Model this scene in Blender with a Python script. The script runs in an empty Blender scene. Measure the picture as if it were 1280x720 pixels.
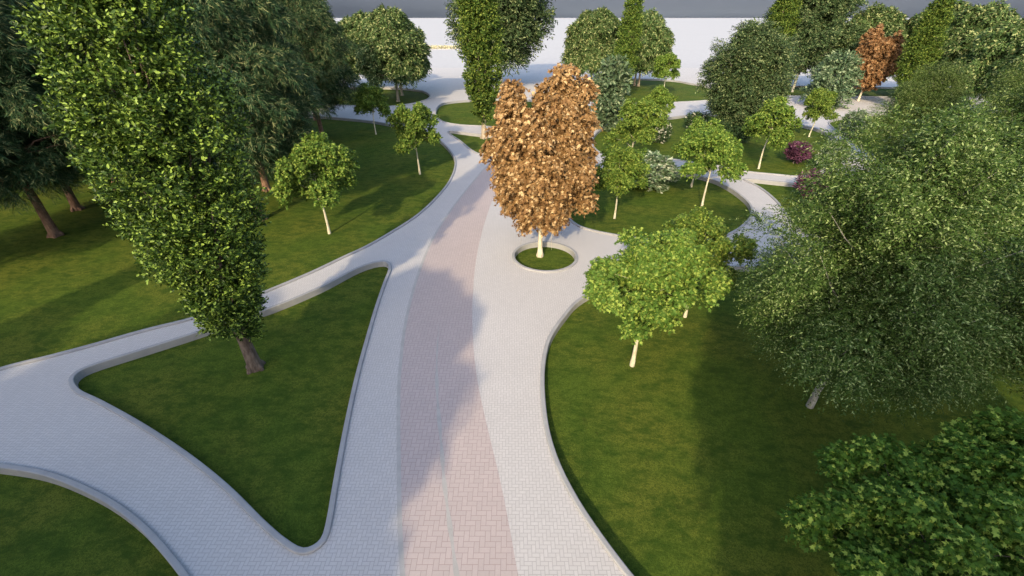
import bpy, math, random
import numpy as np
from mathutils import Vector, geometry

SC = bpy.context.scene
COL = SC.collection
R = math.radians

# ------------------------------------------------------------------ camera constants (the drone's position)
F_PX, CAM_H = 545.0, 12.0
TH = math.atan(338 / F_PX)
CT, ST = math.cos(TH), math.sin(TH)
LAWN_Z = -0.25

def at(u, v, z=0.0):
    """point of the plane Z=z seen at photo position (u, v)"""
    x = (u - 640) / F_PX; y = (360 - v) / F_PX
    d = (x, CT + y * ST, -ST + y * CT)
    t = (z - CAM_H) / d[2]
    return (d[0] * t, d[1] * t)

# ------------------------------------------------------------------ generic helpers
def tag(o, label=None, cat=None, group=None, kind=None):
    if label: o['label'] = label
    if cat: o['category'] = cat
    if group: o['group'] = group
    if kind: o['kind'] = kind
    return o

def mesh_obj(name, me, mat=None, parent=None):
    if mat is not None and not me.materials: me.materials.append(mat)
    o = bpy.data.objects.new(name, me); COL.objects.link(o)
    if parent is not None: o.parent = parent
    return o

def mesh_py(name, verts, faces, mat=None, smooth=False):
    me = bpy.data.meshes.new(name)
    me.from_pydata([tuple(v) for v in verts], [], faces)
    if smooth:
        me.polygons.foreach_set('use_smooth', [True] * len(me.polygons))
    me.update()
    if mat: me.materials.append(mat)
    return me

# ------------------------------------------------------------------ node helpers
class NT:
    def __init__(s, mat):
        mat.use_nodes = True
        s.t = mat.node_tree; s.t.nodes.clear()
        s.out = s.t.nodes.new('ShaderNodeOutputMaterial')
    def n(s, kind, **kw):
        nd = s.t.nodes.new(kind)
        for k, v in kw.items():
            if k in nd.inputs.keys(): s.set(nd, k, v)
            else: setattr(nd, k, v)
        return nd
    def set(s, nd, k, v):
        if isinstance(v, bpy.types.NodeSocket): s.t.links.new(v, nd.inputs[k])
        else: nd.inputs[k].default_value = v
    def l(s, a, b): s.t.links.new(a, b)
    def m(s, op, a, b=0.0, c=0.0):
        nd = s.t.nodes.new('ShaderNodeMath'); nd.operation = op
        for i, v in enumerate((a, b, c)):
            if isinstance(v, bpy.types.NodeSocket): s.l(v, nd.inputs[i])
            else: nd.inputs[i].default_value = v
        return nd.outputs[0]
    def mix(s, fac, a, b, blend='MIX'):
        nd = s.t.nodes.new('ShaderNodeMix'); nd.data_type = 'RGBA'; nd.blend_type = blend
        for i, v in ((0, fac), (6, a), (7, b)):
            if isinstance(v, bpy.types.NodeSocket): s.l(v, nd.inputs[i])
            else: nd.inputs[i].default_value = (v if i == 0 else (*v, 1.0) if len(v) == 3 else v)
        return nd.outputs[2]
    def noise(s, vec, scale, detail=3, rough=0.55):
        nd = s.t.nodes.new('ShaderNodeTexNoise')
        s.l(vec, nd.inputs['Vector']); nd.inputs['Scale'].default_value = scale
        nd.inputs['Detail'].default_value = detail; nd.inputs['Roughness'].default_value = rough
        return nd.outputs['Fac']
    def ramp(s, fac, a, b, lo=0.35, hi=0.65):
        nd = s.t.nodes.new('ShaderNodeMapRange'); s.l(fac, nd.inputs[0])
        nd.inputs[1].default_value = lo; nd.inputs[2].default_value = hi
        nd.inputs[3].default_value = a; nd.inputs[4].default_value = b
        return nd.outputs[0]
    def geo(s): return s.t.nodes.new('ShaderNodeNewGeometry')

def mat_leaf(name, c1, c2, c3=None, trans=0.25, tcol=None, rough=0.55, spec=0.12, cl=0.35, p3=0.8):
    m = bpy.data.materials.new(name); k = NT(m); g = k.geo()
    tc = k.t.nodes.new('ShaderNodeTexCoord')
    rnd = g.outputs['Random Per Island']
    nz = k.noise(tc.outputs['Object'], cl, 2)
    f = k.m('ADD', k.m('MULTIPLY', rnd, 0.75), k.m('MULTIPLY', k.ramp(nz, 0, 1, 0.4, 0.6), 0.25))
    col = k.mix(f, c1, c2)
    if c3:
        r2 = k.m('FRACT', k.m('MULTIPLY', rnd, 37.7))
        col = k.mix(k.m('GREATER_THAN', r2, p3), col, c3)
    oi = k.t.nodes.new('ShaderNodeObjectInfo')
    hs = k.n('ShaderNodeHueSaturation'); k.l(col, hs.inputs['Color'])
    k.l(k.ramp(oi.outputs['Random'], 0.93, 1.07, 0, 1), hs.inputs['Value'])
    k.l(k.ramp(oi.outputs['Random'], 0.495, 0.505, 0, 1), hs.inputs['Hue'])
    col = hs.outputs[0]
    p = k.n('ShaderNodeBsdfPrincipled'); k.l(col, p.inputs['Base Color'])
    p.inputs['Roughness'].default_value = rough
    p.inputs['Specular IOR Level'].default_value = spec
    t = k.n('ShaderNodeBsdfTranslucent')
    k.l(k.mix(1.0, col, tcol or (1.25, 1.2, 0.6), 'MULTIPLY'), t.inputs[0])
    mx = k.n('ShaderNodeMixShader'); mx.inputs[0].default_value = trans
    k.l(p.outputs[0], mx.inputs[1]); k.l(t.outputs[0], mx.inputs[2])
    k.l(mx.outputs[0], k.out.inputs[0])
    return m

def mat_bark(name, c1, c2, scale=6, bump=0.6):
    m = bpy.data.materials.new(name); k = NT(m)
    tc = k.t.nodes.new('ShaderNodeTexCoord')
    mp = k.n('ShaderNodeMapping'); k.l(tc.outputs['Object'], mp.inputs[0]); mp.inputs['Scale'].default_value = (1, 1, 0.22)
    n1 = k.noise(mp.outputs[0], scale, 6, 0.7)
    n2 = k.noise(tc.outputs['Object'], scale * 0.4, 3)
    col = k.mix(k.ramp(n1, 0, 1, 0.35, 0.65), c1, c2)
    col = k.mix(k.ramp(n2, 0, 0.5), col, tuple(x * 0.6 for x in c1))
    p = k.n('ShaderNodeBsdfPrincipled'); k.l(col, p.inputs['Base Color']); p.inputs['Roughness'].default_value = 0.9
    p.inputs['Specular IOR Level'].default_value = 0.15
    b = k.n('ShaderNodeBump'); k.l(n1, b.inputs['Height']); b.inputs['Strength'].default_value = bump; b.inputs['Distance'].default_value = 0.05
    k.l(b.outputs[0], p.inputs['Normal']); k.l(p.outputs[0], k.out.inputs[0])
    return m

def herringbone(k, vec, w):
    """2:1 herringbone in world metres, returns (distance to joint in brick widths, per-brick random)"""
    sp = k.n('ShaderNodeSeparateXYZ'); k.l(vec, sp.inputs[0])
    x = k.m('DIVIDE', sp.outputs[0], w); y = k.m('DIVIDE', sp.outputs[1], w)
    ix = k.m('FLOOR', x); iy = k.m('FLOOR', y); fx = k.m('FRACT', x); fy = k.m('FRACT', y)
    c = k.m('FLOORED_MODULO', k.m('SUBTRACT', ix, iy), 4.0)
    is_ = [k.m('COMPARE', c, float(i), 0.25) for i in range(4)]
    dl = k.m('ADD', fx, k.m('MULTIPLY', is_[1], 9.0))
    dr = k.m('ADD', k.m('SUBTRACT', 1.0, fx), k.m('MULTIPLY', is_[0], 9.0))
    db = k.m('ADD', fy, k.m('MULTIPLY', is_[2], 9.0))
    dt = k.m('ADD', k.m('SUBTRACT', 1.0, fy), k.m('MULTIPLY', is_[3], 9.0))
    d = k.m('MINIMUM', k.m('MINIMUM', dl, dr), k.m('MINIMUM', db, dt))
    bx = k.m('SUBTRACT', ix, is_[1]); by = k.m('ADD', iy, is_[3])
    cb = k.n('ShaderNodeCombineXYZ'); k.l(bx, cb.inputs[0]); k.l(by, cb.inputs[1])
    wn = k.n('ShaderNodeTexWhiteNoise'); k.l(cb.outputs[0], wn.inputs[0])
    return d, wn.outputs['Value']

def mat_paving(name, base, joint, w, jw, var=0.1, bump=0.3, stain=0.12):
    m = bpy.data.materials.new(name); k = NT(m)
    g = k.geo(); pos = g.outputs['Position']
    d, r = herringbone(k, pos, w)
    j = k.ramp(d, 1, 0, jw * 0.5, jw)                       # 1 in the joint
    lo = tuple(v * (1 - var) for v in base); hi = tuple(min(1, v * (1 + var)) for v in base)
    col = k.mix(r, lo, hi)
    n0 = k.noise(pos, 0.35, 4); n1 = k.noise(pos, 14, 4, 0.7); n2 = k.noise(pos, 90, 2, 0.7)
    col = k.mix(k.ramp(n0, 0, stain, 0.35, 0.7), col, tuple(v * 0.6 for v in base))
    col = k.mix(k.ramp(n1, 0, 0.22, 0.45, 0.75), col, tuple(v * 0.72 for v in base))
    col = k.mix(k.ramp(n2, 0, 0.25, 0.5, 0.8), col, tuple(v * 0.6 for v in base))
    col = k.mix(j, col, joint)
    p = k.n('ShaderNodeBsdfPrincipled'); k.l(col, p.inputs['Base Color'])
    k.set(p, 'Roughness', 0.8); p.inputs['Specular IOR Level'].default_value = 0.25
    b = k.n('ShaderNodeBump'); k.l(k.m('ADD', k.m('MULTIPLY', j, -1.0), k.m('MULTIPLY', n2, 0.5)), b.inputs['Height'])
    b.inputs['Strength'].default_value = bump; b.inputs['Distance'].default_value = 0.01
    k.l(b.outputs[0], p.inputs['Normal']); k.l(p.outputs[0], k.out.inputs[0])
    return m

def mat_plain(name, c, c2=None, scale=3, rough=0.85, spec=0.2, fine=60):
    m = bpy.data.materials.new(name); k = NT(m); g = k.geo(); pos = g.outputs['Position']
    c2 = c2 or tuple(v * 0.8 for v in c)
    n1 = k.noise(pos, scale, 5, 0.65); n2 = k.noise(pos, fine, 2)
    col = k.mix(k.ramp(n1, 0, 0.8, 0.4, 0.7), c, c2)
    col = k.mix(k.ramp(n2, 0, 0.3, 0.45, 0.75), col, tuple(v * 0.6 for v in c))
    p = k.n('ShaderNodeBsdfPrincipled'); k.l(col, p.inputs['Base Color']); p.inputs['Roughness'].default_value = rough
    p.inputs['Specular IOR Level'].default_value = spec
    b = k.n('ShaderNodeBump'); k.l(n2, b.inputs['Height']); b.inputs['Strength'].default_value = 0.15; b.inputs['Distance'].default_value = 0.01
    k.l(b.outputs[0], p.inputs['Normal']); k.l(p.outputs[0], k.out.inputs[0])
    return m

def mat_grass():
    m = bpy.data.materials.new('lawn_grass'); k = NT(m); g = k.geo(); pos = g.outputs['Position']
    mp = k.n('ShaderNodeMapping'); k.l(pos, mp.inputs[0]); mp.inputs['Scale'].default_value = (1, 1.7, 1); mp.inputs['Rotation'].default_value = (0, 0, 0.35)
    big = k.noise(pos, 0.3, 4); mid = k.noise(mp.outputs[0], 1.6, 7, 0.72); smu = k.noise(pos, 2.6, 4, 0.6); fin = k.noise(pos, 13, 6, 0.8); tiny = k.noise(pos, 45, 3, 0.8)
    col = k.mix(k.ramp(big, 0, 1, 0.4, 0.6), (0.104, 0.152, 0.020), (0.152, 0.172, 0.026))
    col = k.mix(k.ramp(mid, 0, 0.9, 0.44, 0.62), col, (0.042, 0.082, 0.011))
    col = k.mix(k.ramp(smu, 0, 0.7, 0.62, 0.76), col, (0.046, 0.054, 0.012))
    col = k.mix(k.ramp(fin, 0, 0.8, 0.46, 0.64), col, (0.036, 0.070, 0.009))
    col = k.mix(k.ramp(tiny, 0.0, 0.8, 0.47, 0.62), col, (0.028, 0.052, 0.007))
    p = k.n('ShaderNodeBsdfPrincipled'); k.l(col, p.inputs['Base Color']); p.inputs['Roughness'].default_value = 0.9
    p.inputs['Specular IOR Level'].default_value = 0.08
    b = k.n('ShaderNodeBump'); k.l(k.m('ADD', fin, k.m('MULTIPLY', tiny, 0.8)), b.inputs['Height'])
    b.inputs['Strength'].default_value = 0.55; b.inputs['Distance'].default_value = 0.06
    k.l(b.outputs[0], p.inputs['Normal']); k.l(p.outputs[0], k.out.inputs[0])
    return m

M_GRASS = mat_grass()
M_WHITE = mat_paving('white_setts', (0.57, 0.545, 0.545), (0.40, 0.38, 0.385), 0.105, 0.10, 0.035)
M_PINK = mat_paving('pink_pavers', (0.50, 0.425, 0.42), (0.33, 0.26, 0.255), 0.145, 0.055, 0.035)
M_BAND = mat_plain('band_grey', (0.46, 0.445, 0.44), scale=2)
M_KERB = mat_plain('kerb_stone', (0.37, 0.37, 0.385), scale=1.5, rough=0.8)
M_FAR = mat_plain('white_ground', (0.50, 0.495, 0.515), (0.48, 0.475, 0.495), scale=0.05, fine=0.7)

# ------------------------------------------------------------------ lawns: closed outlines of the outer kerb edge
KERB_TOP = 0.095
LAWNS = {
 'left': [(-300,560),(0,461),(60,446),(120,430),(180,413),(240,398),(290,381),(333,364),(390,340),(430,321),(460,307),(488,291),(522,269),(546,247),(561,229),(569,212),(570,199),(565,189),(557,180),(549,173),(540,166),(520,160),(490,155),(467,151),(433,147.5),(400,145),(330,142),(200,143),(0,146),(-300,152),(-700,200),(-700,420)],
 'triangle': [(85,479),(86,471),(95,463),(110,456),(170,437),(240,415),(300,395),(340,382),(400,357),(445,334),(465,327),(480,325),(488,328),(489,336),(483,352),(472,385),(462,420),(450,465),(440,510),(430,562),(420,620),(414,655),(407,675),(392,688),(375,692),(357,684),(330,662),(280,612),(230,571),(170,531),(120,503),(92,489)],
 'bottom_left': [(-60,574),(0,578),(60,588),(110,607),(150,629),(185,657),(215,690),(240,723),(262,765),(275,830),(230,1000),(-200,1000),(-500,800),(-400,600)],
 'right': [(727,370),(714,380),(704,392),(692,408),(682,427),(676,458),(676,498),(682,542),(695,582),(718,627),(747,671),(782,718),(830,775),(900,850),(1100,960),(1500,940),(2000,700),(1900,400),(1700,320),(1500,300),(1350,306),(1200,318),(1080,328),(1000,331),(940,331),(905,331),(870,332),(830,337),(790,345),(755,356)],
 'centre': [(912,233),(927,243),(938,253),(942,262),(940,271),(933,279),(923,287),(905,295),(880,301),(840,302),(800,298),(767,293),(742,288),(723,282),(708,270),(704,256),(712,241),(730,228),(765,218),(800,213),(836,213),(865,217),(893,224)],
 'mid_right': [(927,213),(975,218),(1000,220),(1032,210),(1052,193),(1045,174),(1026,162),(1000,155),(965,147),(920,142),(863,143),(838,146),(800,148),(765,154),(745,165),(740,180),(752,191),(780,197),(815,197),(845,199),(870,203),(905,208)],
 'right_strip': [(929,223),(940,223),(970,226),(1000,229),(1060,236),(1200,240),(1400,238),(1600,240),(1600,290),(1400,285),(1200,290),(1080,300),(1030,298),(1000,286),(985,272),(970,251),(948,233)],
 'small': [(559,164),(575,176),(590,188),(600,192),(611,191),(625,184),(650,175),(655,171),(640,169),(615,168.5),(590,166),(570,163.5),(562,163)],
 'behind_poplar': [(545,135),(552,129),(564,126.7),(582,125),(620,123),(660,124),(690,130),(700,140),(690,152),(660,157),(618,158),(602,157),(575,155.5),(555,152),(545,145)],
 'far_left': [(538,119),(532,114.5),(525,112.5),(500,110),(450,109),(400,109.5),(350,114),(345,120),(380,127),(430,131),(483,132.5),(508,130),(527,126),(535,123)],
 'far_centre': [(700,108),(740,100),(790,98),(840,100),(865,104),(890,109),(900,118),(890,124),(850,127),(803,128),(760,128),(715,124),(698,116)],
 'far_strip': [(935,110),(955,106.5),(1000,107),(1080,108),(1180,112),(1190,118),(1150,121),(1080,120),(1000,119.5),(950,119),(936,115)],
 'far_right': [(1036,151),(1060,145),(1150,139),(1300,139),(1500,150),(1500,200),(1350,215),(1200,212),(1110,200),(1065,178),(1045,163)],
}

def smooth_closed(pts, step=0.35):
    P = [Vector((*p, 0)).to_2d() for p in pts]; n = len(P); out = []
    for i in range(n):
        p0, p1, p2, p3 = P[i - 1], P[i], P[(i + 1) % n], P[(i + 2) % n]
        d = (p2 - p1).length
        k = max(2, min(24, int(d / step)))
        # centripetal Catmull-Rom
        t0 = 0; t1 = t0 + max(1e-4, (p1 - p0).length) ** .5; t2 = t1 + max(1e-4, d) ** .5; t3 = t2 + max(1e-4, (p3 - p2).length) ** .5
        for j in range(k):
            t = t1 + (t2 - t1) * j / k
            a1 = p0 * ((t1 - t) / (t1 - t0)) + p1 * ((t - t0) / (t1 - t0))
            a2 = p1 * ((t2 - t) / (t2 - t1)) + p2 * ((t - t1) / (t2 - t1))
            a3 = p2 * ((t3 - t) / (t3 - t2)) + p3 * ((t - t2) / (t3 - t2))
            b1 = a1 * ((t2 - t) / (t2 - t0)) + a2 * ((t - t0) / (t2 - t0))
            b2 = a2 * ((t3 - t) / (t3 - t1)) + a3 * ((t - t1) / (t3 - t1))
            out.append(b1 * ((t2 - t) / (t2 - t1)) + b2 * ((t - t1) / (t2 - t1)))
    return out

def ccw(P):
    a = sum(P[i - 1].x * P[i].y - P[i].x * P[i - 1].y for i in range(len(P)))
    return P if a > 0 else P[::-1]

def offset_in(P, w):
    n = len(P); out = []
    for i in range(n):
        a = (P[i] - P[i - 1]).normalized(); b = (P[(i + 1) % n] - P[i]).normalized()
        na = Vector((-a.y, a.x)); nb = Vector((-b.y, b.x)); m = na + nb
        m = m.normalized() if m.length > 1e-6 else na
        c = max(0.6, m.dot(na))
        out.append(P[i] + m * (w / c))
    return out

def inside(P, x, y):
    c = False; n = len(P); j = n - 1
    for i in range(n):
        if (P[i].y > y) != (P[j].y > y) and x < (P[j].x - P[i].x) * (y - P[i].y) / (P[j].y - P[i].y) + P[i].x: c = not c
        j = i
    return c

outlines = []
for nm, px in LAWNS.items():
    outlines.append(ccw(smooth_closed([at(u, v, KERB_TOP) for u, v in px])))
cxy = [at(640, 319, KERB_TOP), at(722, 317.5, KERB_TOP)]
ccx = (cxy[0][0] + cxy[1][0]) / 2; ccy = cxy[0][1]; crr = (cxy[1][0] - cxy[0][0]) / 2
outlines.append([Vector((ccx + crr * math.cos(a), ccy + crr * math.sin(a))) for a in np.linspace(0, 2 * math.pi, 72, endpoint=False)])

# pink road outline and its grey bands
LE = [(512,800),(505,760),(500,720),(497,660),(496,600),(496,500),(499,450),(506,400),(519,350),(539,300),(563,262),(588,230),(609,206),(622,196),(640,190)]
RE = [(668,800),(658,760),(648,720),(637,660),(625,600),(606,520),(596,470),(591,420),(591,370),(596,320),(606,278),(620,240),(636,215),(652,203),(668,196)]
def cr_open(P, k=8):
    P = [Vector(p) for p in P]; P = [2 * P[0] - P[1]] + P + [2 * P[-1] - P[-2]]; out = []
    for i in range(1, len(P) - 2):
        for j in range(k):
            t = j / k; a, b, c, d = P[i - 1:i + 3]
            out.append(0.5 * ((2 * b) + (c - a) * t + (2 * a - 5 * b + 4 * c - d) * t * t + (3 * b - a - 3 * c + d) * t ** 3))
    out.append(P[-2]); return out
LW = cr_open([at(*p) for p in LE]); RW = cr_open([at(*p) for p in RE])

def strip(name, A, B, z, mat, nx=1):
    V = []; Fc = []
    for a, b in zip(A, B):
        for i in range(nx + 1):
            q = a.lerp(b, i / nx); V.append((q.x, q.y, z))
    for i in range(len(A) - 1):
        for j in range(nx):
            s = i * (nx + 1) + j; Fc.append((s, s + 1, s + nx + 2, s + nx + 1))
    o = mesh_obj(name, mesh_py(name, V, Fc, mat)); tag(o, kind='structure'); return o

# paving sheet with the lawns cut out, and the plain white ground outside it
X0, X1, Y0, Y1 = -150.0, 175.0, -60.0, 137.0
def cut_sheet(name, outer, holes, z, mat, drop=None):
    vs = [Vector(p) for p in outer]; es = [(i, (i + 1) % len(outer)) for i in range(len(outer))]
    for H in holes:
        s = len(vs); vs += list(H); es += [(s + i, s + (i + 1) % len(H)) for i in range(len(H))]
    v, e, f, *_ = geometry.delaunay_2d_cdt(vs, es, [], 0, 1e-5)
    keep = []
    boxes = [(min(p.x for p in H), max(p.x for p in H), min(p.y for p in H), max(p.y for p in H), H) for H in holes]
    for t in f:
        cx = sum(v[i].x for i in t) / len(t); cy = sum(v[i].y for i in t) / len(t)
        if any(b[0] < cx < b[1] and b[2] < cy < b[3] and inside(b[4], cx, cy) for b in boxes): continue
        keep.append(tuple(t))
    o = mesh_obj(name, mesh_py(name, [(q.x, q.y, z) for q in v], keep, mat)); tag(o, kind='structure'); return o
rect = [(X0, Y0), (X1, Y0), (X1, Y1), (X0, Y1)]
kerb_mid = [offset_in(P, 0.06) for P in outlines]
cut_sheet('paving', rect, kerb_mid, 0.0, M_WHITE)
G = 24000
cut_sheet('ground', [(-G, -G), (G, -G), (G, G), (-G, G)], [[Vector(p) for p in rect]], 0.0, M_FAR)
strip('pink_road', LW, RW, 0.004, M_PINK)
def side(A, w0, w1):
    out0, out1 = [], []
    for i in range(len(A)):
        t = (A[min(i + 1, len(A) - 1)] - A[max(i - 1, 0)]).normalized(); n = Vector((t.y, -t.x))
        out0.append(A[i] + n * w0); out1.append(A[i] + n * w1)
    return out0, out1
strip('grey_band', *side(LW, 0.0, 0.13), 0.008, M_BAND)
MB = cr_open([at(*p) for p in [(574,740),(571,720),(562,655),(555,600),(552,560),(547,500),(546,450),(549,400)]])  # centre band: added strip standing for a z-fighting streak, no real inlay
wob = random.Random(3)
A, B = [], []
for i, p in enumerate(MB):
    w = 0.055 + 0.02 * math.sin(i * 0.9) ; w *= min(1, (len(MB) - 1 - i) / 14 + 0.05)
    A.append(p + Vector((-w, 0))); B.append(p + Vector((w, 0)))
strip('grey_band', A, B, 0.008, M_BAND)

def lawn(P):
    """kerb ring (rounded nose) plus the sunken lawn inside it"""
    W = 0.17
    prof = [(0.0, -0.02), (0.0, KERB_TOP - 0.03), (0.012, KERB_TOP - 0.008), (0.035, KERB_TOP), (W - 0.035, KERB_TOP), (W - 0.012, KERB_TOP - 0.008), (W, KERB_TOP - 0.03), (W, LAWN_Z - 0.1)]
    n = len(P); V = []; Fc = []
    for w, z in prof:
        for q in offset_in(P, w): V.append((q.x, q.y, z))
    for k in range(len(prof) - 1):
        for i in range(n):
            j = (i + 1) % n; Fc.append((k * n + i, k * n + j, (k + 1) * n + j, (k + 1) * n + i))
    me = mesh_py('kerb', V, Fc, M_KERB)
    tag(mesh_obj('kerb', me), kind='structure')
    I = offset_in(P, W - 0.004)
    v, e, f, *_ = geometry.delaunay_2d_cdt([Vector(q) for q in I], [(i, (i + 1) % n) for i in range(n)], [], 0, 1e-5)
    keep = [tuple(t) for t in f if inside(I, sum(v[i].x for i in t) / 3, sum(v[i].y for i in t) / 3)]
    me = mesh_py('lawn', [(q.x, q.y, LAWN_Z) for q in v], keep, M_GRASS)
    tag(mesh_obj('lawn', me), kind='structure')
for P in outlines: lawn(P)

# ------------------------------------------------------------------ foliage engine
def unit(a): return a / np.maximum(1e-9, np.linalg.norm(a, axis=-1, keepdims=True))

MAPLE = []
_ang = [(-90, .12), (-58, .20), (-20, .42), (2, .27), (28, .60), (52, .30), (90, .72), (128, .30), (152, .60), (178, .27), (200, .42), (238, .20)]
for a, r in _ang: MAPLE.append((math.sin(R(0)) + r * math.cos(R(a)), r * math.sin(R(a))))
MAPLE = np.array([(y + 0.1, x, -0.25 * (x * x + y * y)) for x, y in MAPLE])      # leaf x axis = towards the tip
SHAPES = {
    'maple': (MAPLE, [tuple(range(12))]),
    'star': (np.array([(-.1, 0, 0), (.1, .42, -.06), (.22, .14, .02), (.75, 0, -.08), (.22, -.14, .02), (.1, -.42, -.06)]), [(0, 5, 4, 2, 1), (4, 3, 2)]),
    'oval': (np.array([(0, 0, 0), (.35, .27, .07), (.8, .18, .04), (1, 0, -.04), (.8, -.18, .04), (.35, -.27, .07)]), [(0, 3, 2, 1), (0, 5, 4, 3)]),
    'thin': (np.array([(0, 0, 0), (.45, .19, .03), (1, 0, 0), (.45, -.19, .03)]), [(0, 3, 2, 1)]),
    'needle': (np.array([(0, .03, 0), (.0, -.03, 0), (.6, -.04, .03), (1.0, 0, 0), (.6, .04, .03)]), [(0, 1, 2, 3, 4)]),
}

def leaves_mesh(name, P, D, N, S, shape, mat):
    tv, tf = SHAPES[shape]
    X = unit(D); Z = unit(N - (N * X).sum(-1, keepdims=True) * X); Y = np.cross(Z, X)
    n = len(P); k = len(tv)
    V = (P[:, None] + S[:, None, None] * (tv[None, :, 0:1] * X[:, None] + tv[None, :, 1:2] * Y[:, None] + tv[None, :, 2:3] * Z[:, None])).reshape(-1, 3)
    loops = np.concatenate([np.array(f) for f in tf]); ls = len(loops)
    L = (loops[None] + (np.arange(n) * k)[:, None]).reshape(-1)
    starts0 = np.cumsum([0] + [len(f) for f in tf[:-1]])
    starts = (starts0[None] + (np.arange(n) * ls)[:, None]).reshape(-1)
    tot = np.tile([len(f) for f in tf], n)
    me = bpy.data.meshes.new(name)
    me.vertices.add(len(V)); me.vertices.foreach_set('co', V.astype(np.float32).ravel())
    me.loops.add(len(L)); me.loops.foreach_set('vertex_index', L.astype(np.int32))
    me.polygons.add(len(starts)); me.polygons.foreach_set('loop_start', starts.astype(np.int32)); me.polygons.foreach_set('loop_total', tot.astype(np.int32))
    me.update(calc_edges=True); me.materials.append(mat)
    return me

def foliage(name, rng, C, Rr, mat, shape, twigs, m, L, size, axis_out=0.5, up=0.3, rnd=0.5, radial=0.8, droop=0.3,
            inner=0.35, lean=0.9, nup=0.5, nout=0.6, nrnd=0.5, flat=1.0, spread=0.9):
    """C: clump centres (k,3), Rr: clump radii; twigs per clump ~ area; every twig carries m leaves"""
    C = np.asarray(C, float); Rr = np.asarray(Rr, float)
    w = Rr ** 2; cnt = np.maximum(2, (twigs * w / w.sum()).astype(int)); idx = np.repeat(np.arange(len(C)), cnt); n = len(idx)
    u = unit(rng.normal(size=(n, 3))); ax = C[idx].copy(); ax[:, 2] = 0; out = unit(ax + 1e-3)
    u = unit(u + 0.35 * out + np.array([0, 0, 0.15]))
    rho = rng.uniform(inner, 1, (n, 1)) ** 0.6
    u2 = u * np.array([1, 1, flat])
    P0 = C[idx] + u2 * rho * Rr[idx][:, None]
    D = unit(radial * u + axis_out * out + np.array([0, 0, up]) + rnd * rng.normal(size=(n, 3)))
    Lt = L * rng.uniform(0.6, 1.3, (n, 1))
    P0 = P0 - D * Lt * 0.6
    t = (np.arange(m) + 0.5) / m
    T = t[None, :, None] + rng.uniform(-.4, .4, (n, m, 1)) / m
    pos = P0[:, None] + D[:, None] * Lt[:, None] * T + np.array([0, 0, -1.0]) * droop * Lt[:, None] * T ** 2
    tan = unit(D[:, None] + np.array([0, 0, -2.0]) * droop * T)
    sd = unit(np.cross(tan, np.array([0, 0, 1.0]) + 0.6 * rng.normal(size=(n, 1, 3))))
    sg = np.where((np.arange(m) % 2) == 0, 1.0, -1.0)[None, :, None]
    ld = unit(tan * lean + sd * sg * spread + 0.3 * rng.normal(size=(n, m, 3)) + np.array([0, 0, -0.15]))
    nn = unit(nup * np.array([0, 0, 1.0]) + nout * u[:, None] + nrnd * rng.normal(size=(n, m, 3)))
    s = size * rng.uniform(0.7, 1.25, (n, m))
    return leaves_mesh(name, pos.reshape(-1, 3), ld.reshape(-1, 3), nn.reshape(-1, 3), s.reshape(-1), shape, mat)

class Tubes:
    def __init__(s): s.V = []; s.F = []
    def add(s, pts, radii, ns=8):
        b = len(s.V); n = len(pts)
        for i, p in enumerate(pts):
            p = Vector(p); t = (Vector(pts[min(i + 1, n - 1)]) - Vector(pts[max(i - 1, 0)])).normalized()
            a = t.cross(Vector((0.3, 1, 0.1))).normalized(); c = t.cross(a)
            for j in range(ns):
                q = 2 * math.pi * j / ns; v = p + (a * math.cos(q) + c * math.sin(q)) * radii[i]; s.V.append(tuple(v))
        for i in range(n - 1):
            for j in range(ns):
                k = (j + 1) % ns; s.F.append((b + i * ns + j, b + i * ns + k, b + (i + 1) * ns + k, b + (i + 1) * ns + j))
        s.F.append(tuple(b + (n - 1) * ns + j for j in range(ns)))
    def build(s, name, mat): return mesh_py(name, s.V, s.F, mat, smooth=True)

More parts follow.
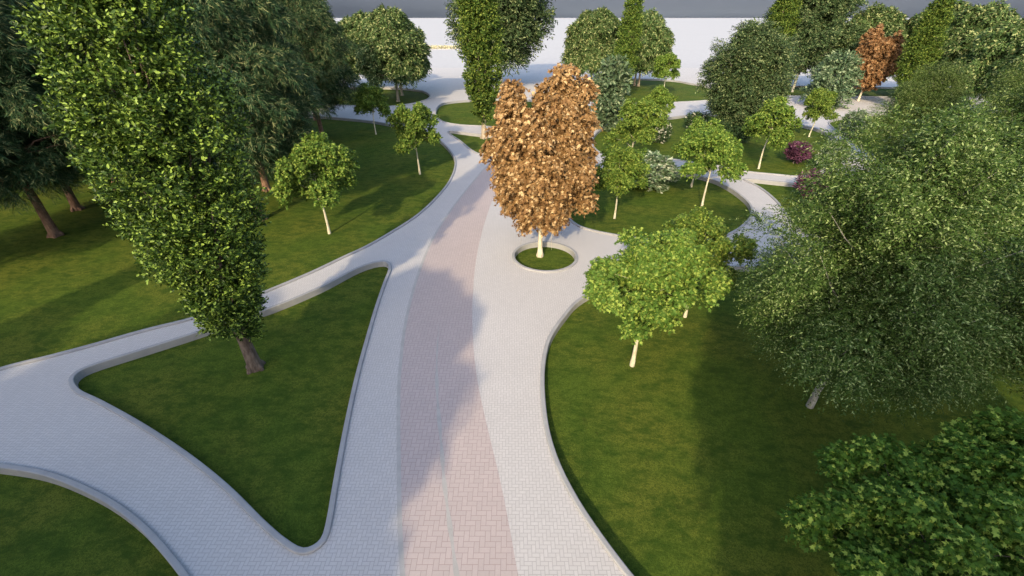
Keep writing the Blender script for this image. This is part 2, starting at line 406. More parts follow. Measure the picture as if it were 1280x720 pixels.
def trunk_mesh(name, rng, H, r0, mat, limbs, first, bend=0.15, flare=1.5, ns=10, rise=0.35, tip=0.12, roots=5, reach=0.85, hang=()):
    """tapered wandering stem to height H with limbs to the given clump centres"""
    T = Tubes(); k = 12; ph = rng.uniform(0, 6.28, 2)
    axis = []
    for i in range(k + 1):
        z = H * i / k; w = bend * z / H
        axis.append(Vector((w * math.sin(z * 0.9 + ph[0]) , w * math.sin(z * 0.7 + ph[1]), z)))
    pts = [Vector((axis[0].x, axis[0].y, -0.25)), Vector((axis[0].x, axis[0].y, 0.05)), Vector((axis[0].x, axis[0].y, 0.3))] + axis[1:]
    rad = [r0 * flare, r0 * flare * 0.9, r0 * (1 + (flare - 1) * .3)] + [r0 * (1 - (1 - tip) * (i / k)) for i in range(1, k + 1)]
    T.add(pts, rad, ns)
    def ax_at(z):
        z = max(0, min(H, z)); i = min(k - 1, int(z / H * k)); f = z / H * k - i
        return axis[i].lerp(axis[i + 1], f)
    for c in limbs:
        c = Vector(c); c.x *= reach; c.y *= reach; hr = math.hypot(c.x, c.y)
        z0 = max(first, min(H * 0.95, c.z - rise * hr - rng.uniform(0.2, 0.6) * (c.z - first) * 0.5))
        a = ax_at(z0); r = r0 * (1 - (1 - tip) * z0 / H) * 0.55
        pp = []; rr = []
        for i in range(7):
            t = i / 6; q = a.lerp(c, t); q.z = a.z + (c.z - a.z) * (t ** 0.85)
            q += Vector(rng.normal(size=3) * 0.035 * hr * math.sin(math.pi * t)); pp.append(q); rr.append(max(0.006, r * (1 - 0.85 * t)))
        T.add(pp, rr, 5)
    for hx, hy, z0, z1 in hang:      # thin shoots hanging out of the crown
        T.add([(hx * .75, hy * .75, z0), (hx * .95, hy * .95, z0 - .5 * (z0 - z1)), (hx, hy, z1)], [.012, .010, .006], 4)
    # a few buttress roots so the foot does not look like a peg
    for i in range(roots):
        a = i * 1.256 + rng.uniform(-.3, .3); d = Vector((math.cos(a), math.sin(a), 0))
        T.add([d * r0 * 0.5 + Vector((axis[0].x, axis[0].y, 0.32)), d * r0 * 1.15 + Vector((axis[0].x, axis[0].y, 0.1)), d * r0 * 1.6 + Vector((axis[0].x, axis[0].y, -0.12))], [r0 * 0.4, r0 * 0.45, r0 * 0.3], 6)
    return T.build(name, mat)

# ------------------------------------------------------------------ leaf and bark materials
L_YM = mat_leaf('young_maple_leaf', (0.058, 0.122, 0.018), (0.125, 0.208, 0.036), (0.27, 0.35, 0.07), 0.15, p3=.72)
L_POP = mat_leaf('poplar_leaf', (0.015, 0.036, 0.005), (0.050, 0.092, 0.010), (0.22, 0.31, 0.052), 0.1, rough=0.45, spec=0.25, p3=.68)  # dark base, bright share: sunlit speckle and dark gaps put into the colour
L_POPF = mat_leaf('far_poplar_leaf', (0.030, 0.066, 0.012), (0.08, 0.135, 0.024), (0.20, 0.26, 0.05), 0.14, p3=.7)
L_PINE = mat_leaf('pine_needle', (0.020, 0.058, 0.026), (0.060, 0.115, 0.048), (0.25, 0.28, 0.13), 0.08, (1, 1.05, .7), cl=0.9)
L_ROUND = mat_leaf('round_tree_leaf', (0.035, 0.078, 0.022), (0.115, 0.175, 0.058), (0.33, 0.37, 0.16), 0.12, (1.1, 1.1, .7), cl=0.8)
L_WIL = mat_leaf('willow_leaf', (0.030, 0.064, 0.012), (0.078, 0.125, 0.026), (0.24, 0.30, 0.115), 0.1, (1.1, 1.15, .6))
L_BIR = mat_leaf('dark_willow_leaf', (0.030, 0.060, 0.024), (0.075, 0.115, 0.045), (0.20, 0.24, 0.11), 0.12, (1.1, 1.15, .6))
L_RUST = mat_leaf('rust_leaf', (0.15, 0.076, 0.030), (0.36, 0.215, 0.092), (0.58, 0.40, 0.21), 0.12, (1.1, .9, .6), rough=0.6)
L_RUST2 = mat_leaf('orange_leaf', (0.15, 0.072, 0.03), (0.28, 0.155, 0.072), (0.42, 0.265, 0.135), 0.12, (1.1, .9, .6), rough=0.6)
L_DKM = mat_leaf('dark_maple_leaf', (0.038, 0.095, 0.012), (0.11, 0.205, 0.026), (0.31, 0.41, 0.07), 0.15, rough=0.5)
L_BLUE = mat_leaf('blue_shrub_leaf', (0.055, 0.10, 0.052), (0.13, 0.19, 0.10), (0.27, 0.33, 0.20), 0.2, (1, 1.1, .8))
L_PALE = mat_leaf('pale_shrub_leaf', (0.09, 0.16, 0.08), (0.22, 0.30, 0.17), (0.52, 0.57, 0.43), 0.2, (1, 1.1, .8))
L_DARK = mat_leaf('dark_shrub_leaf', (0.02, 0.045, 0.02), (0.05, 0.09, 0.035), (0.08, 0.12, 0.05), 0.15)
L_FLOW = mat_leaf('white_blossom', (0.60, 0.60, 0.46), (0.78, 0.77, 0.65), None, 0.25, (1, 1, .9))
L_PURP = mat_leaf('purple_leaf', (0.07, 0.028, 0.05), (0.14, 0.05, 0.10), (0.28, 0.13, 0.22), 0.2, (1.1, .8, 1))
L_YEL = mat_leaf('dry_hedge_leaf', (0.66, 0.62, 0.42), (0.78, 0.75, 0.58), None, 0.2)
B_PALE = mat_bark('pale_bark', (0.55, 0.50, 0.36), (0.74, 0.70, 0.56), 8, 0.3)
B_CREAM = mat_bark('cream_bark', (0.60, 0.52, 0.38), (0.80, 0.74, 0.60), 8, 0.3)
B_DARK = mat_bark('dark_bark', (0.10, 0.07, 0.055), (0.27, 0.21, 0.175), 9, 1.0)
B_RED = mat_bark('pine_bark', (0.16, 0.09, 0.065), (0.36, 0.23, 0.165), 9, 0.9)
B_GREY = mat_bark('grey_bark', (0.26, 0.25, 0.23), (0.52, 0.50, 0.46), 9, 0.6)
B_TAN = mat_bark('tan_bark', (0.34, 0.28, 0.21), (0.56, 0.47, 0.37), 7, 0.5)

# ------------------------------------------------------------------ species -> (trunk mesh, crown mesh, crown mesh extras)
def clumps_ellipsoid(rng, n, z0, z1, rad, r_c, shell=0.55, egg=0.0, prof=None):
    C = []; S = []; i = 0; o1, o2 = rng.uniform(size=2)
    while len(C) < n:
        i += 1; h = (o1 + i * 0.7548777) % 1; z = z0 + (z1 - z0) * h
        pr = prof(h) if prof else math.sqrt(max(0.0, 1 - (2 * h - 1) ** 2))
        a = 2 * math.pi * ((o2 + i * 0.5698403) % 1); q = rng.uniform(shell, 1.0) if rng.uniform() < .8 else rng.uniform(0, shell)
        if rng.uniform() > pr + .15: continue
        C.append((rad * pr * q * math.cos(a), rad * pr * q * math.sin(a), z)); S.append(r_c * rng.uniform(.7, 1.25))
    return np.array(C), np.array(S)

def sp_young_maple(seed, twigs=3200, size=.14):
    rng = np.random.default_rng(seed)
    # uneven top: a few big lobes, each a set of clumps
    lobes = [(0, 0, 4.8, .95), (0.2, -.2, 3.5, .75)]
    for i in range(6):
        a = i * 1.047 + rng.uniform(-.3, .3); q = rng.uniform(1.1, 1.55)
        lobes.append((q * math.cos(a), q * math.sin(a), (3.2, 4.4)[i % 2] + rng.uniform(-.25, .3), rng.uniform(.75, 1.05)))
    for i in range(3):
        a = rng.uniform(0, 6.28); lobes.append((0.8 * math.cos(a), 0.8 * math.sin(a), rng.uniform(5.0, 5.5), rng.uniform(.5, .75)))
    C = []; S = []
    for x, y, z, r in lobes:
        for _ in range(int(17 * r)):
            u = rng.normal(size=3); u /= np.linalg.norm(u)
            C.append((x + u[0] * r * .8, y + u[1] * r * .8, z + u[2] * r * .62)); S.append(rng.uniform(.2, .5))
    C = np.array(C); S = np.array(S)
    cm = foliage('crown', rng, C, S, L_YM, 'maple', twigs, 10, 0.42, size, droop=0.25, nup=0.5, nout=0.9, nrnd=0.45)
    tm = trunk_mesh('trunk', rng, 4.2, 0.09, B_PALE, [C[i] for i in rng.choice(len(C), 26, replace=False)], 2.1, bend=0.18, roots=0, flare=1.25, reach=.75)
    return tm, cm

def sp_poplar(seed, big):
    rng = np.random.default_rng(seed); H = 16.5
    def prof(h): return (0.30 + 0.85 * math.sin(min(1, h / 0.42) * math.pi / 2) - 0.15) * (1 - 0.80 * max(0, (h - 0.45) / 0.55) ** 1.6) if h < .45 else 1.0 * (1 - 0.80 * ((h - 0.45) / 0.55) ** 1.6)
    C, S = clumps_ellipsoid(rng, 190, 1.9, H, 2.05, 0.52, shell=0.72, prof=prof); C[:, :2] *= rng.uniform(.86, 1.03, (len(C), 1))
    ci, si = clumps_ellipsoid(rng, 60, 2.2, H - 1, 0.9, .7, shell=.3, prof=prof); C = np.vstack([C, ci]); S = np.concatenate([S, si])
    if big:
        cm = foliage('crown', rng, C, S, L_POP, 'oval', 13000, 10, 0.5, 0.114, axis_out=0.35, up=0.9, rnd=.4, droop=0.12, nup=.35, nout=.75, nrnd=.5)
    else:
        cm = foliage('crown', rng, C, S, L_POPF, 'oval', 6000, 8, 0.55, 0.20, axis_out=0.35, up=0.8, rnd=.4, droop=0.12, nup=.5, nout=.7, nrnd=.45)
    tm = trunk_mesh('trunk', rng, H * .93, 0.24 if big else 0.26, B_DARK if big else B_TAN, [c for c in C[rng.choice(len(C), 60, replace=False)]], 1.7, bend=0.25, flare=1.35, rise=1.6, tip=.06, reach=.7)
    return tm, cm

def sp_pine(seed):
    rng = np.random.default_rng(seed); H = 16.0
    def prof(h): return (0.62 + 0.38 * math.sin(min(1, h / .35) * math.pi / 2)) * math.sqrt(max(0.02, 1 - max(0, (h - .35) / .65) ** 2.2))
    C, S = clumps_ellipsoid(rng, 190, 3.6, H, 4.9, 1.05, shell=.5, prof=prof)
    cm = foliage('crown', rng, C, S, L_PINE, 'needle', 13500, 20, 0.8, 0.28, axis_out=.5, up=.25, rnd=.35, droop=.45, lean=1.3, nup=.6, nout=.5, nrnd=.5, flat=.7, spread=.7)
    tm = trunk_mesh('trunk', rng, H * .93, .27, B_RED, [c for c in C[rng.choice(len(C), 60, replace=False)]], 3.4, bend=.3, flare=1.3, rise=.1)
    return tm, cm

def sp_round(seed):
    rng = np.random.default_rng(seed); H = 13.5
    def prof(h): return (0.86 + .14 * math.sin(min(1, h / .3) * math.pi / 2)) * math.sqrt(max(0.02, 1 - max(0, (h - .22) / .78) ** 2.1))
    C, S = clumps_ellipsoid(rng, 150, 3.9, H - .6, 5.2, 1.0, shell=.68, prof=prof); S *= rng.uniform(.7, 1.25, len(S)); C[:, :2] *= rng.uniform(.84, 1.06, (len(C), 1))
    cm = foliage('crown', rng, C, S, L_ROUND, 'thin', 6500, 10, 1.0, 0.47, axis_out=.5, up=.15, rnd=.3, droop=.7, nup=.5, nout=.7, nrnd=.4, flat=.85)
    tm = trunk_mesh('trunk', rng, H * .9, .22, B_TAN, [c for c in C[rng.choice(len(C), 40, replace=False)]], 3.0, bend=.3, flare=1.3)
    return tm, cm

def sp_willow(seed, near=True):
    rng = np.random.default_rng(seed); H = 11.0
    pk = .2 if near else .4
    s0 = .6 if near else .38
    def prof(h): return (s0 + (1 - s0) * math.sin(min(1, h / pk) * math.pi / 2)) * math.sqrt(max(0.02, 1 - max(0, (h - pk) / (1 - pk)) ** (1.5 if near else 2.3)))
    C, S = clumps_ellipsoid(rng, 135, 3.1 if near else 2.0, H - .5, 4.0, 0.8, shell=.6, prof=prof); S *= rng.uniform(.7, 1.3, len(S)); C[:, :2] *= rng.uniform(.8, 1.12, (len(C), 1))
    ci, si = clumps_ellipsoid(rng, 50, 3.4, H - 1.2, 2.3, 1.0, shell=.2, prof=prof); C = np.vstack([C, ci]); S = np.concatenate([S, si])
    if near:
        cm = foliage('crown', rng, C, S, L_WIL, 'thin', 17500, 20, 1.05, 0.088, axis_out=.8, up=.5, rnd=.35, droop=.4, nup=.6, nout=.5, nrnd=.5, lean=.8, spread=.8)
    else:
        cm = foliage('crown', rng, C, S, L_BIR, 'thin', 10500, 12, 0.95, 0.22, axis_out=.6, up=.5, rnd=.35, droop=.3, nup=.6, nout=.5, nrnd=.5)
    tm = trunk_mesh('trunk', rng, H * .9, .125, B_GREY, [c for c in C[rng.choice(len(C), 60, replace=False)]], 1.9, bend=.35, flare=1.2, rise=.9, roots=0)
    return tm, cm

def sp_rust(seed, mat, shape, size, twigs):
    rng = np.random.default_rng(seed); H = 10.2
    def prof(h): return (0.42 + .58 * math.sin(min(1, h / .42) * math.pi / 2)) * (1 - .45 * max(0, (h - .55) / .45) ** 2)
    C, S = clumps_ellipsoid(rng, 170, 2.3, H - 1.2, 2.6, .58, shell=.62, prof=prof); S *= rng.uniform(.6, 1.35, len(S)); C[:, :2] *= rng.uniform(.85, 1.12, (len(C), 1))
    keep = ~((C[:, 2] > 8.3) & (np.abs(C[:, 0] + .65) < .6)); C = C[keep]; S = S[keep]
    top = [(-1.7, -.2, 8.6), (-1.6, .3, 9.0), (.7, 0, 9.6), (.9, -.4, 9.7), (.5, .5, 9.2), (1.9, .2, 8.8), (1.6, -.3, 9.2), (-1.9, .2, 8.2)]
    C = np.vstack([C, top]); S = np.concatenate([S, [.6] * len(top)])
    cm = foliage('crown', rng, C, S, mat, shape, twigs, 9, .55, size, axis_out=.5, up=.1, rnd=.4, droop=.55, nup=.55, nout=.7, nrnd=.5)
    hang = [(-1.15, -.5, 3.2, 1.0), (.55, -1.0, 3.4, .9), (-.5, .9, 3.2, 1.3)] if shape and size < .3 else []
    tm = trunk_mesh('trunk', rng, H * .74, .14, B_CREAM, [c for c in C[rng.choice(len(C), 45, replace=False)]], 1.6, bend=.15, flare=1.7, rise=.9, hang=hang)
    return tm, cm

def sp_dark_maple(seed):
    rng = np.random.default_rng(seed)
    C = []; S = []
    lobes = [(0, 0, 4.6, 1.5)] + [(1.5 * math.cos(a), 1.5 * math.sin(a), rng.uniform(3.6, 4.6), rng.uniform(.9, 1.25)) for a in np.arange(6) * 1.047 + .3]
    for x, y, z, r in lobes:
        for _ in range(int(15 * r)):
            u = rng.normal(size=3); u /= np.linalg.norm(u)
            C.append((x + u[0] * r * .85, y + u[1] * r * .85, z + u[2] * r * .7)); S.append(rng.uniform(.35, .55))
    C = np.array(C); S = np.array(S)
    cm = foliage('crown', rng, C, S, L_DKM, 'maple', 7000, 9, .45, .115, droop=.25, nup=.8, nout=.6, nrnd=.4)
    tm = trunk_mesh('trunk', rng, 4.6, .12, B_DARK, [c for c in C[rng.choice(len(C), 40, replace=False)]], 1.6, bend=.15)
    return tm, cm

def sp_shrub(seed, mat, h, r, size, shape='thin', twigs=500, stem=B_TAN, flower=None, z0=.35, nc=40, fl=0.3, up=.5):
    rng = np.random.default_rng(seed)
    C, S = clumps_ellipsoid(rng, nc, z0, h - .2, r * .85, .3 * r, shell=.4)
    cm = foliage('crown', rng, C, S, mat, shape, twigs, 8, .3 * r, size, up=up, droop=.15, nup=.7)
    tm = trunk_mesh('trunk', rng, h * .7, .06, stem, [c for c in C[:14]], .15, bend=.1, flare=1.2)
    fm = None
    if flower:
        fm = foliage('blossom', rng, C[::1], S * 1.08, flower, 'star', int(twigs * fl), 3, .14 * r, size * 1.1, up=.9, droop=0, nup=1.0, nrnd=.3, inner=.8)
    return (tm, cm, fm) if flower else (tm, cm)

def plant_thing(name, meshes, loc, s, rz, label, cat, group=None, tilt=0.0, sz=None):
    root = bpy.data.objects.new(name, None); COL.objects.link(root)
    root.location = loc; root.rotation_euler = (tilt * math.sin(rz), tilt * math.cos(rz), rz); root.scale = (s, s, sz or s)
    tag(root, label, cat, group)
    for nm, me in zip(('trunk', 'crown', 'blossom'), meshes):
        o = bpy.data.objects.new(nm, me); COL.objects.link(o); o.parent = root
    return root

YM = [sp_young_maple(11), sp_young_maple(12), sp_young_maple(13)]
YMN = sp_young_maple(14, 5600, .112)
POPN = sp_poplar(21, True); POPF = [sp_poplar(22, False)]
PINE = [sp_pine(31), sp_pine(32)]
RND = [sp_round(41), sp_round(42)]
WILN = [sp_willow(51), sp_willow(54)]; WILF = [sp_willow(52, False), sp_willow(53, False)]
RUST = sp_rust(61, L_RUST, 'maple', .19, 8500); RUST2 = sp_rust(62, L_RUST2, 'maple', .34, 2600)
DKM = [sp_dark_maple(71), sp_dark_maple(72)]

GY = 'young green maples planted on the lawns'; GP = 'columnar poplars'; GN = 'dark pines on the left lawn'
GR = 'round topped olive green trees'; GW = 'fine leaved willows'; GD = 'dark leaved maples'
def put(kind, me, px, s, rz, label, cat, group=None, **kw):
    x, y = at(px[0], px[1], LAWN_Z)
    return plant_thing(kind, me, (x, y, LAWN_Z), s, rz, label, cat, group, **kw)
def putw(kind, me, xy, s, rz, label, cat, group=None, **kw):
    return plant_thing(kind, me, (xy[0], xy[1], LAWN_Z), s, rz, label, cat, group, **kw)

# young maples: photo position of the trunk foot, scale, turn
put('young_maple', YMN, (790,457), 1.03, 0.4, 'bright green young maple with a pale thin trunk, nearest one on the right lawn', 'tree', GY)
put('young_maple', YMN, (856,396), .88, 2.9, 'bright green young maple close behind the nearest one, its trunk hidden by that crown', 'tree', GY)
put('young_maple', YM[1], (412,292), 1.04, 1.1, 'young maple alone on the left lawn, beside the narrow path behind the dark poplar', 'tree', GY)
put('young_maple', YM[2], (525,218), 1.02, 2.0, 'young maple on the left lawn near the bend of the kerb by the road', 'tree', GY)
put('young_maple', YM[0], (470,168), .95, 4.0, 'small shaded dark green maple at the back of the left lawn under the pines', 'tree', GY)
put('young_maple', YM[0], (768,273), .86, 0.3, 'young maple directly right of the rust brown maple on the central lawn', 'tree', GY)
put('young_maple', YM[1], (877,259), .96, 3.6, 'young maple with a wide crown at the right end of the central lawn', 'tree', GY)
put('young_maple', YM[2], (864,234), .92, 5.0, 'young maple half hidden behind the wide crowned one on the central lawn', 'tree', GY)
put('young_maple', YM[0], (948,211), 1.04, 2.5, 'young maple with a leaning pale trunk beside the purple shrub', 'tree', GY)
put('young_maple', YM[1], (1011,171), .88, 1.5, 'young maple beyond the purple shrub, in front of the pale round shrub', 'tree', GY)
put('young_maple', YM[2], (788,216), 1.06, 0.9, 'young maple behind the pale bluish shrub, right beside the rust brown crown', 'tree', GY)
put('young_maple', YM[0], (819,163), .88, 5.6, 'young maple behind the white flowering bush', 'tree', GY)
put('young_maple', YM[1], (829,119), 1.15, 4.4, 'far young maple on the far central lawn before the round trees', 'tree', GY)

# poplars
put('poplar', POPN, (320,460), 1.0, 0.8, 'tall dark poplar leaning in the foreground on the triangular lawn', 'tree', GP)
put('poplar', POPF[0], (605,173), 1.12, 2.2, 'tall narrow poplar on the small lawn behind the road bend', 'tree', GP)
put('poplar', POPF[0], (777,124), 1.0, 4.1, 'narrow poplar between the two round trees behind the rust brown maple', 'tree', GP)
put('poplar', POPF[0], (952,119), 1.18, 0.2, 'narrow poplar whose tip rises behind the grey green willow near the upper centre right', 'tree', GP)
put('poplar', POPF[0], (1120,138), 1.0, 5.2, 'narrow poplar right behind the small orange brown maple', 'tree', GP)

# pines on the left lawn
pn = [((70,295), 0, 1.0, .3, 'pine with a reddish trunk at the left edge of the left lawn'),
      ((97,262), 1, 1.0, 2.0, 'pine just behind the left edge pine, its trunk half covered by the poplar'),
      ((326,275), 0, 1.0, 4.0, 'pine directly behind the dark poplar crown on the left lawn'),
      ((334,238), 1, 1.0, 1.0, 'pine left of the lone young maple, a patch of sun on its foot'),
      ((404,174), 0, .98, 2.6, 'rightmost front pine of the dark group, above the lone young maple'),
      ((10,232), 1, 1.05, 5.0, 'pine deep in the shade at the left edge behind the front two'),
      ((200,215), 0, 1.0, 3.3, 'pine in the second row hidden behind the poplar crown'),
      ((300,190), 1, 1.05, 0.1, 'pine in the back row between the poplar crown and the lone young maple'),
      ((395,150), 0, .98, 1.9, 'tall pine at the back of the group, its top just under the grey sky'),
      ((110,190), 1, 1.1, 4.4, 'pine at the far back of the left lawn behind the left edge pines'),
      ((52,224), 1, 1.0, 2.7, 'pine second row at the left edge, only its dark foot showing between two trunks'),
      ((-60,228), 0, 1.0, 3.9, 'pine in the deep shade of the far left corner, mostly outside the view'),
      ((150,238), 1, 1.0, 5.5, 'pine second row right behind the left side of the poplar crown'),
      ((-130,260), 0, 1.1, 2.2, 'pine at the far left edge of the view with only its branches showing')]
for px, v, s, rz, lb in pn: put('pine_tree', PINE[v], px, s, rz, lb, 'tree', GN)

# round trees
rt = [((498,127), 0, 1.02, .5, 'round topped tree with the tan front trunk on the oval far left lawn'),
      ((503,119.5), 1, .98, 2.0, 'round topped tree just behind the tan trunk one on the oval lawn'),
      ((465,112), 1, 1.0, 3.5, 'round topped tree with a dark trunk at the left of the oval lawn'),
      ((412,116), 0, 1.0, 1.5, 'round topped tree at the far left end of the oval lawn beside the pines'),
      ((798,108), 0, 1.0, 4.2, 'round topped tree with a tan trunk on the far central lawn'),
      ((793,107), 1, .96, 1.0, 'round topped tree behind the narrow poplar on the far central lawn'),
      ((738,112), 1, 1.05, 5.3, 'round topped tree above the rust brown maple, left of the narrow poplar'),
      ((1060,117), 0, 1.05, .9, 'round topped tree behind the small orange brown maple'),
      ((1140,121), 1, 1.1, 2.9, 'round topped tree beyond the far right poplar, at the skyline'),
      ((1180,131), 0, 1.05, 3.9, 'broad round topped tree at the upper right skyline between the poplar and the edge'),
      ((1225,150), 1, .95, 2.3, 'round topped tree at the upper right corner of the view'),
      ((1290,165), 0, .95, 4.9, 'dark round topped tree cut by the right edge of the view')]
for px, v, s, rz, lb in rt: put('round_tree', RND[v], px, s, rz, lb, 'tree', GR)

# willows
put('willow_tree', WILN[0], (1012,508), .97, .4, 'large fine leaved willow with a grey trunk on the right lawn, nearest one', 'tree', GW)
put('willow_tree', WILN[1], (1205,345), 1.0, 2.6, 'fine leaved willow behind the nearest one, standing by the curved path', 'tree', GW)
put('willow_tree', WILN[1], (1290,420), 1.0, 4.3, 'fine leaved willow at the right edge beside the nearest one', 'tree', GW)
put('willow_tree', WILN[0], (1230,255), 1.0, 5.4, 'fine leaved willow farther back at the right edge', 'tree', GW)
put('willow_tree', WILN[1], (1120,215), .85, 1.4, 'lower fine leaved willow below the orange brown maple', 'tree', GW)
put('willow_tree', WILF[0], (912,174), 1.12, 1.0, 'round grey green willow with a pale trunk behind the young maples', 'tree', GW)
put('willow_tree', WILF[1], (990,115), 1.75, 4.2, 'tall dark willow with a forked pale trunk against the white ground', 'tree', GW)
put('willow_tree', WILF[0], (627,111), 2.5, 2.7, 'very tall dark willow behind the narrow poplar at the top', 'tree', GW)

putw('willow_tree', WILN[1], (17.8, 9.6), .95, 3.0, 'fine leaved willow crowding in from the right edge beyond the corner maple', 'tree', GW)
for q, (a, b, t) in enumerate([(-53, 22, 'nearest'), (-46, 31, 'middle'), (-62, 36, 'farthest')]):
    putw('pine_tree', PINE[q % 2], (a, b), 1.0, q * 1.7, 'pine outside the left edge of the view darkening the grove, %s of three' % t, 'tree', GN)
# rust maples
x, y = at(675, 320, LAWN_Z)
plant_thing('rust_maple', RUST, (x, y, LAWN_Z), 1.03, 0.0, 'large rust brown maple with a cream trunk in the round kerbed bed', 'tree')
put('rust_maple', RUST2, (1072,128), 1.12, 2.2, 'small orange brown maple among green trees at the upper right', 'tree')

# dark maples at the lower right
putw('dark_maple', DKM[0], (8.1, 4.45), .86, .3, 'dark green broad leaved maple in the bottom right, left one of the pair', 'tree', GD)
putw('dark_maple', DKM[1], (10.9, 4.9), .9, 2.0, 'dark green broad leaved maple cut by the bottom right corner', 'tree', GD)

# shrubs
S_BLUE = sp_shrub(81, L_BLUE, 7.5, 2.2, .5, twigs=900, nc=60)
S_PALE = sp_shrub(82, L_PALE, 3.0, 1.5, .26, twigs=700)
S_PALB = sp_shrub(83, L_BLUE, 7.5, 3.6, .5, twigs=1400, nc=70)
S_FLOW = sp_shrub(84, L_DARK, 2.1, 1.4, .24, twigs=600, flower=L_FLOW, fl=.45)
S_DARK = sp_shrub(85, L_DARK, 2.0, 1.4, .24, twigs=600, flower=L_FLOW, fl=.12)
S_PURP = sp_shrub(86, L_PURP, 2.3, 1.3, .28, twigs=420, up=1.0)
S_GRN = sp_shrub(87, L_DKM, 3.2, 1.8, .28, twigs=800)
put('blue_green_shrub', S_BLUE, (760,163), 1.1, 0, 'tall blue green shrub pressed against the right side of the rust brown crown', 'shrub')
put('pale_shrub', S_PALE, (812,236), 1.45, 1, 'low pale whitish green shrub on the central lawn between two young maples', 'shrub', sz=.95)
put('blue_green_shrub', S_GRN, (790,232), .9, 1, 'bluish dark shrub behind the pale whitish one on the central lawn', 'shrub')
put('round_shrub', S_PALB, (1030,136), 1.0, 0, 'large rounded grey green shrub below and left of the orange brown maple', 'shrub')
put('flowering_bush', S_FLOW, (820,178), 1.1, 0, 'white flowering round bush at the back of the middle lawn', 'bush')
put('flowering_bush', S_DARK, (868,164), 1.1, 1, 'dark bush with few white blossoms left of the grey green willow trunk', 'bush')
put('dark_bush', S_DARK[:2], (893,180), 1.15, 2, 'dark low bush just left of the grey green willow trunk', 'bush')
put('dark_bush', S_DARK[:2], (922,178), 1.1, 3, 'dark low bush just right of the grey green willow trunk', 'bush')
put('purple_shrub', S_PURP, (992,204), .95, .4, 'purple leaved shrub at the edge of the near willow, beside the leaning young maple', 'shrub')
put('purple_shrub', S_PURP, (1014,248), 1.0, 2.4, 'purple leaved shrub partly covered by the near willow branches', 'shrub')
put('pale_shrub', S_PALE, (1062,172), 1.0, 2, 'pale shrub by the far path below the rounded grey green shrub', 'shrub')
put('pale_shrub', S_PALE, (1036,212), .9, 2, 'pale shrub just above the near willow crown beside the purple one', 'shrub')

# dry yellow hedge far away on the white ground
rng = np.random.default_rng(91)
hx = np.linspace(-75, -6, 60); C = np.stack([hx, 0.8 * np.sin(hx), np.full(60, .5)], 1)
hm = foliage('hedge_foliage', rng, C, np.full(60, 1.1), L_YEL, 'thin', 2600, 6, .8, .55)
root = bpy.data.objects.new('low_hedge', None); COL.objects.link(root); root.location = (0, 222, 0)
tag(root, 'low pale yellow hedge far out on the white ground', 'hedge')
mesh_obj('foliage', hm, None, root)
me = mesh_py('bed_edge', [(-78, -2.2, 0), (-3, -2.2, 0), (-3, -1.8, 0), (-78, -1.8, 0), (-78, -2.2, .25), (-3, -2.2, .25), (-3, -1.8, .25), (-78, -1.8, .25)],
             [(0, 1, 5, 4), (1, 2, 6, 5), (2, 3, 7, 6), (3, 0, 4, 7), (4, 5, 6, 7)], M_KERB)
mesh_obj('edging', me, None, root)

# trees standing behind the drone whose shade falls into the view
putw('round_tree', RND[1], (-13.0, -8.5), 1.0, 1.0, 'round tree out of view, nearest behind on the left, shading the triangular lawn', 'tree', GR, sz=1.16)
putw('round_tree', RND[0], (-22.5, -12.5), 1.05, 2.0, 'round tree out of view, second behind on the left, shading the wide path', 'tree', GR, sz=1.2)
putw('pine_tree', PINE[0], (-30.5, -15.5), 1.0, 3.0, 'pine out of view behind the viewpoint, farthest on its left', 'tree', GN)
putw('pine_tree', PINE[1], (-32.8, 19.0), 1.0, 4.0, 'pine out of view past the left edge, its trunk shade crossing the left lawn', 'tree', GN)
putw('round_tree', RND[0], (6.65, -8.5), 1.0, 5.0, 'round tree out of view behind on the right, shading the right lawn', 'tree', GR, sz=1.22)
putw('poplar', POPF[0], (-27.5, 0.5), .75, 1.0, 'narrow poplar out of view past the lower left, its long shade crossing the left lawn', 'tree', GP)
putw('young_maple', YM[0], (-3.1, -6.3), 1.0, 1.0, 'young maple out of view just behind the viewpoint', 'tree', GY)

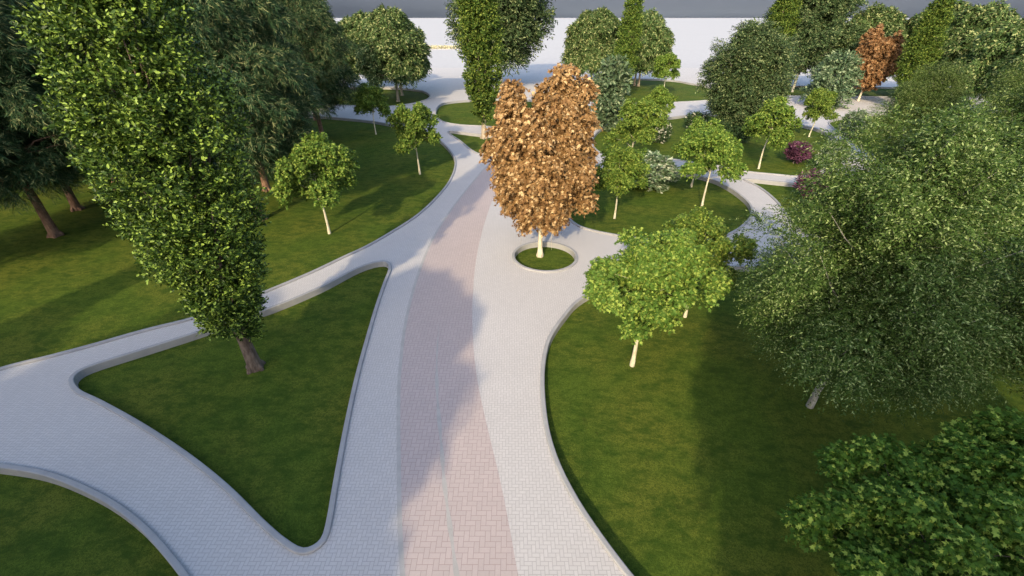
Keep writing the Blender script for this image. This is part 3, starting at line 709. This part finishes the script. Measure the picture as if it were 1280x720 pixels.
# backdrop ring added all round the horizon to darken the low sky
def sky_backdrop():
    n = 180; V = []; Fc = []
    for k, (r, z) in enumerate([(23800, -40), (23600, 150), (23300, 350), (22800, 650), (22000, 1000), (21000, 1400), (20200, 1700)]):
        for i in range(n):
            a = 2 * math.pi * i / n
            V.append((r * math.cos(a), r * math.sin(a), z))
    for k in range(6):
        for i in range(n):
            j = (i + 1) % n; Fc.append((k * n + i, (k + 1) * n + i, (k + 1) * n + j, k * n + j))
    m = bpy.data.materials.new('sky_backdrop_grey'); k = NT(m); g = k.geo()
    nz = k.noise(g.outputs['Position'], 0.0006, 3)
    col = k.mix(k.ramp(nz, 0, 1, .3, .7), (0.27, 0.355, 0.555), (0.29, 0.37, 0.57))
    dd = k.n('ShaderNodeBsdfDiffuse'); k.l(col, dd.inputs[0]); k.l(dd.outputs[0], k.out.inputs[0])
    tag(mesh_obj('sky', mesh_py('sky', V, Fc, m, smooth=True)), kind='structure')
sky_backdrop()

# ------------------------------------------------------------------ camera, sun, sky
cam = bpy.data.cameras.new('camera'); co = bpy.data.objects.new('camera', cam); COL.objects.link(co)
cam.sensor_fit = 'HORIZONTAL'; cam.sensor_width = 36; cam.lens = 36 * F_PX / 1280; cam.clip_end = 60000; cam.clip_start = 0.1
co.location = (0, 0, CAM_H); co.rotation_euler = (math.pi / 2 - TH, 0, 0); SC.camera = co

SUN_EL = R(26.5); SUN_TRAVEL = R(73.0)          # light travels towards this heading (from +X)
sx, sy = -math.cos(SUN_TRAVEL), -math.sin(SUN_TRAVEL)
d = Vector((-sx * math.cos(SUN_EL), -sy * math.cos(SUN_EL), -math.sin(SUN_EL)))
sl = bpy.data.lights.new('sun', 'SUN'); so = bpy.data.objects.new('sun', sl); COL.objects.link(so)
so.rotation_euler = d.to_track_quat('-Z', 'Y').to_euler(); sl.energy = 2.15; sl.angle = R(0.9); sl.color = (1.0, 0.82, 0.52)
w = bpy.data.worlds.new('World'); SC.world = w; w.use_nodes = True; nt = w.node_tree; nt.nodes.clear()
sk = nt.nodes.new('ShaderNodeTexSky'); sk.sky_type = 'NISHITA'; sk.sun_disc = False
sk.sun_elevation = SUN_EL; sk.sun_rotation = math.atan2(sx, sy)
sk.air_density = 1.2; sk.dust_density = 3.0; sk.ozone_density = 1.5
bg = nt.nodes.new('ShaderNodeBackground'); bg.inputs[1].default_value = 0.148
wo = nt.nodes.new('ShaderNodeOutputWorld'); nt.links.new(sk.outputs[0], bg.inputs[0]); nt.links.new(bg.outputs[0], wo.inputs[0])
SC.view_settings.view_transform = 'Standard'; SC.view_settings.look = 'None'; SC.view_settings.gamma = 1
SC.view_settings.exposure = 1.1
SC.render.engine = 'CYCLES'
SC.cycles.max_bounces = 6; SC.cycles.diffuse_bounces = 1; SC.cycles.transmission_bounces = 3; SC.cycles.transparent_max_bounces = 4
SC.cycles.use_denoising = True
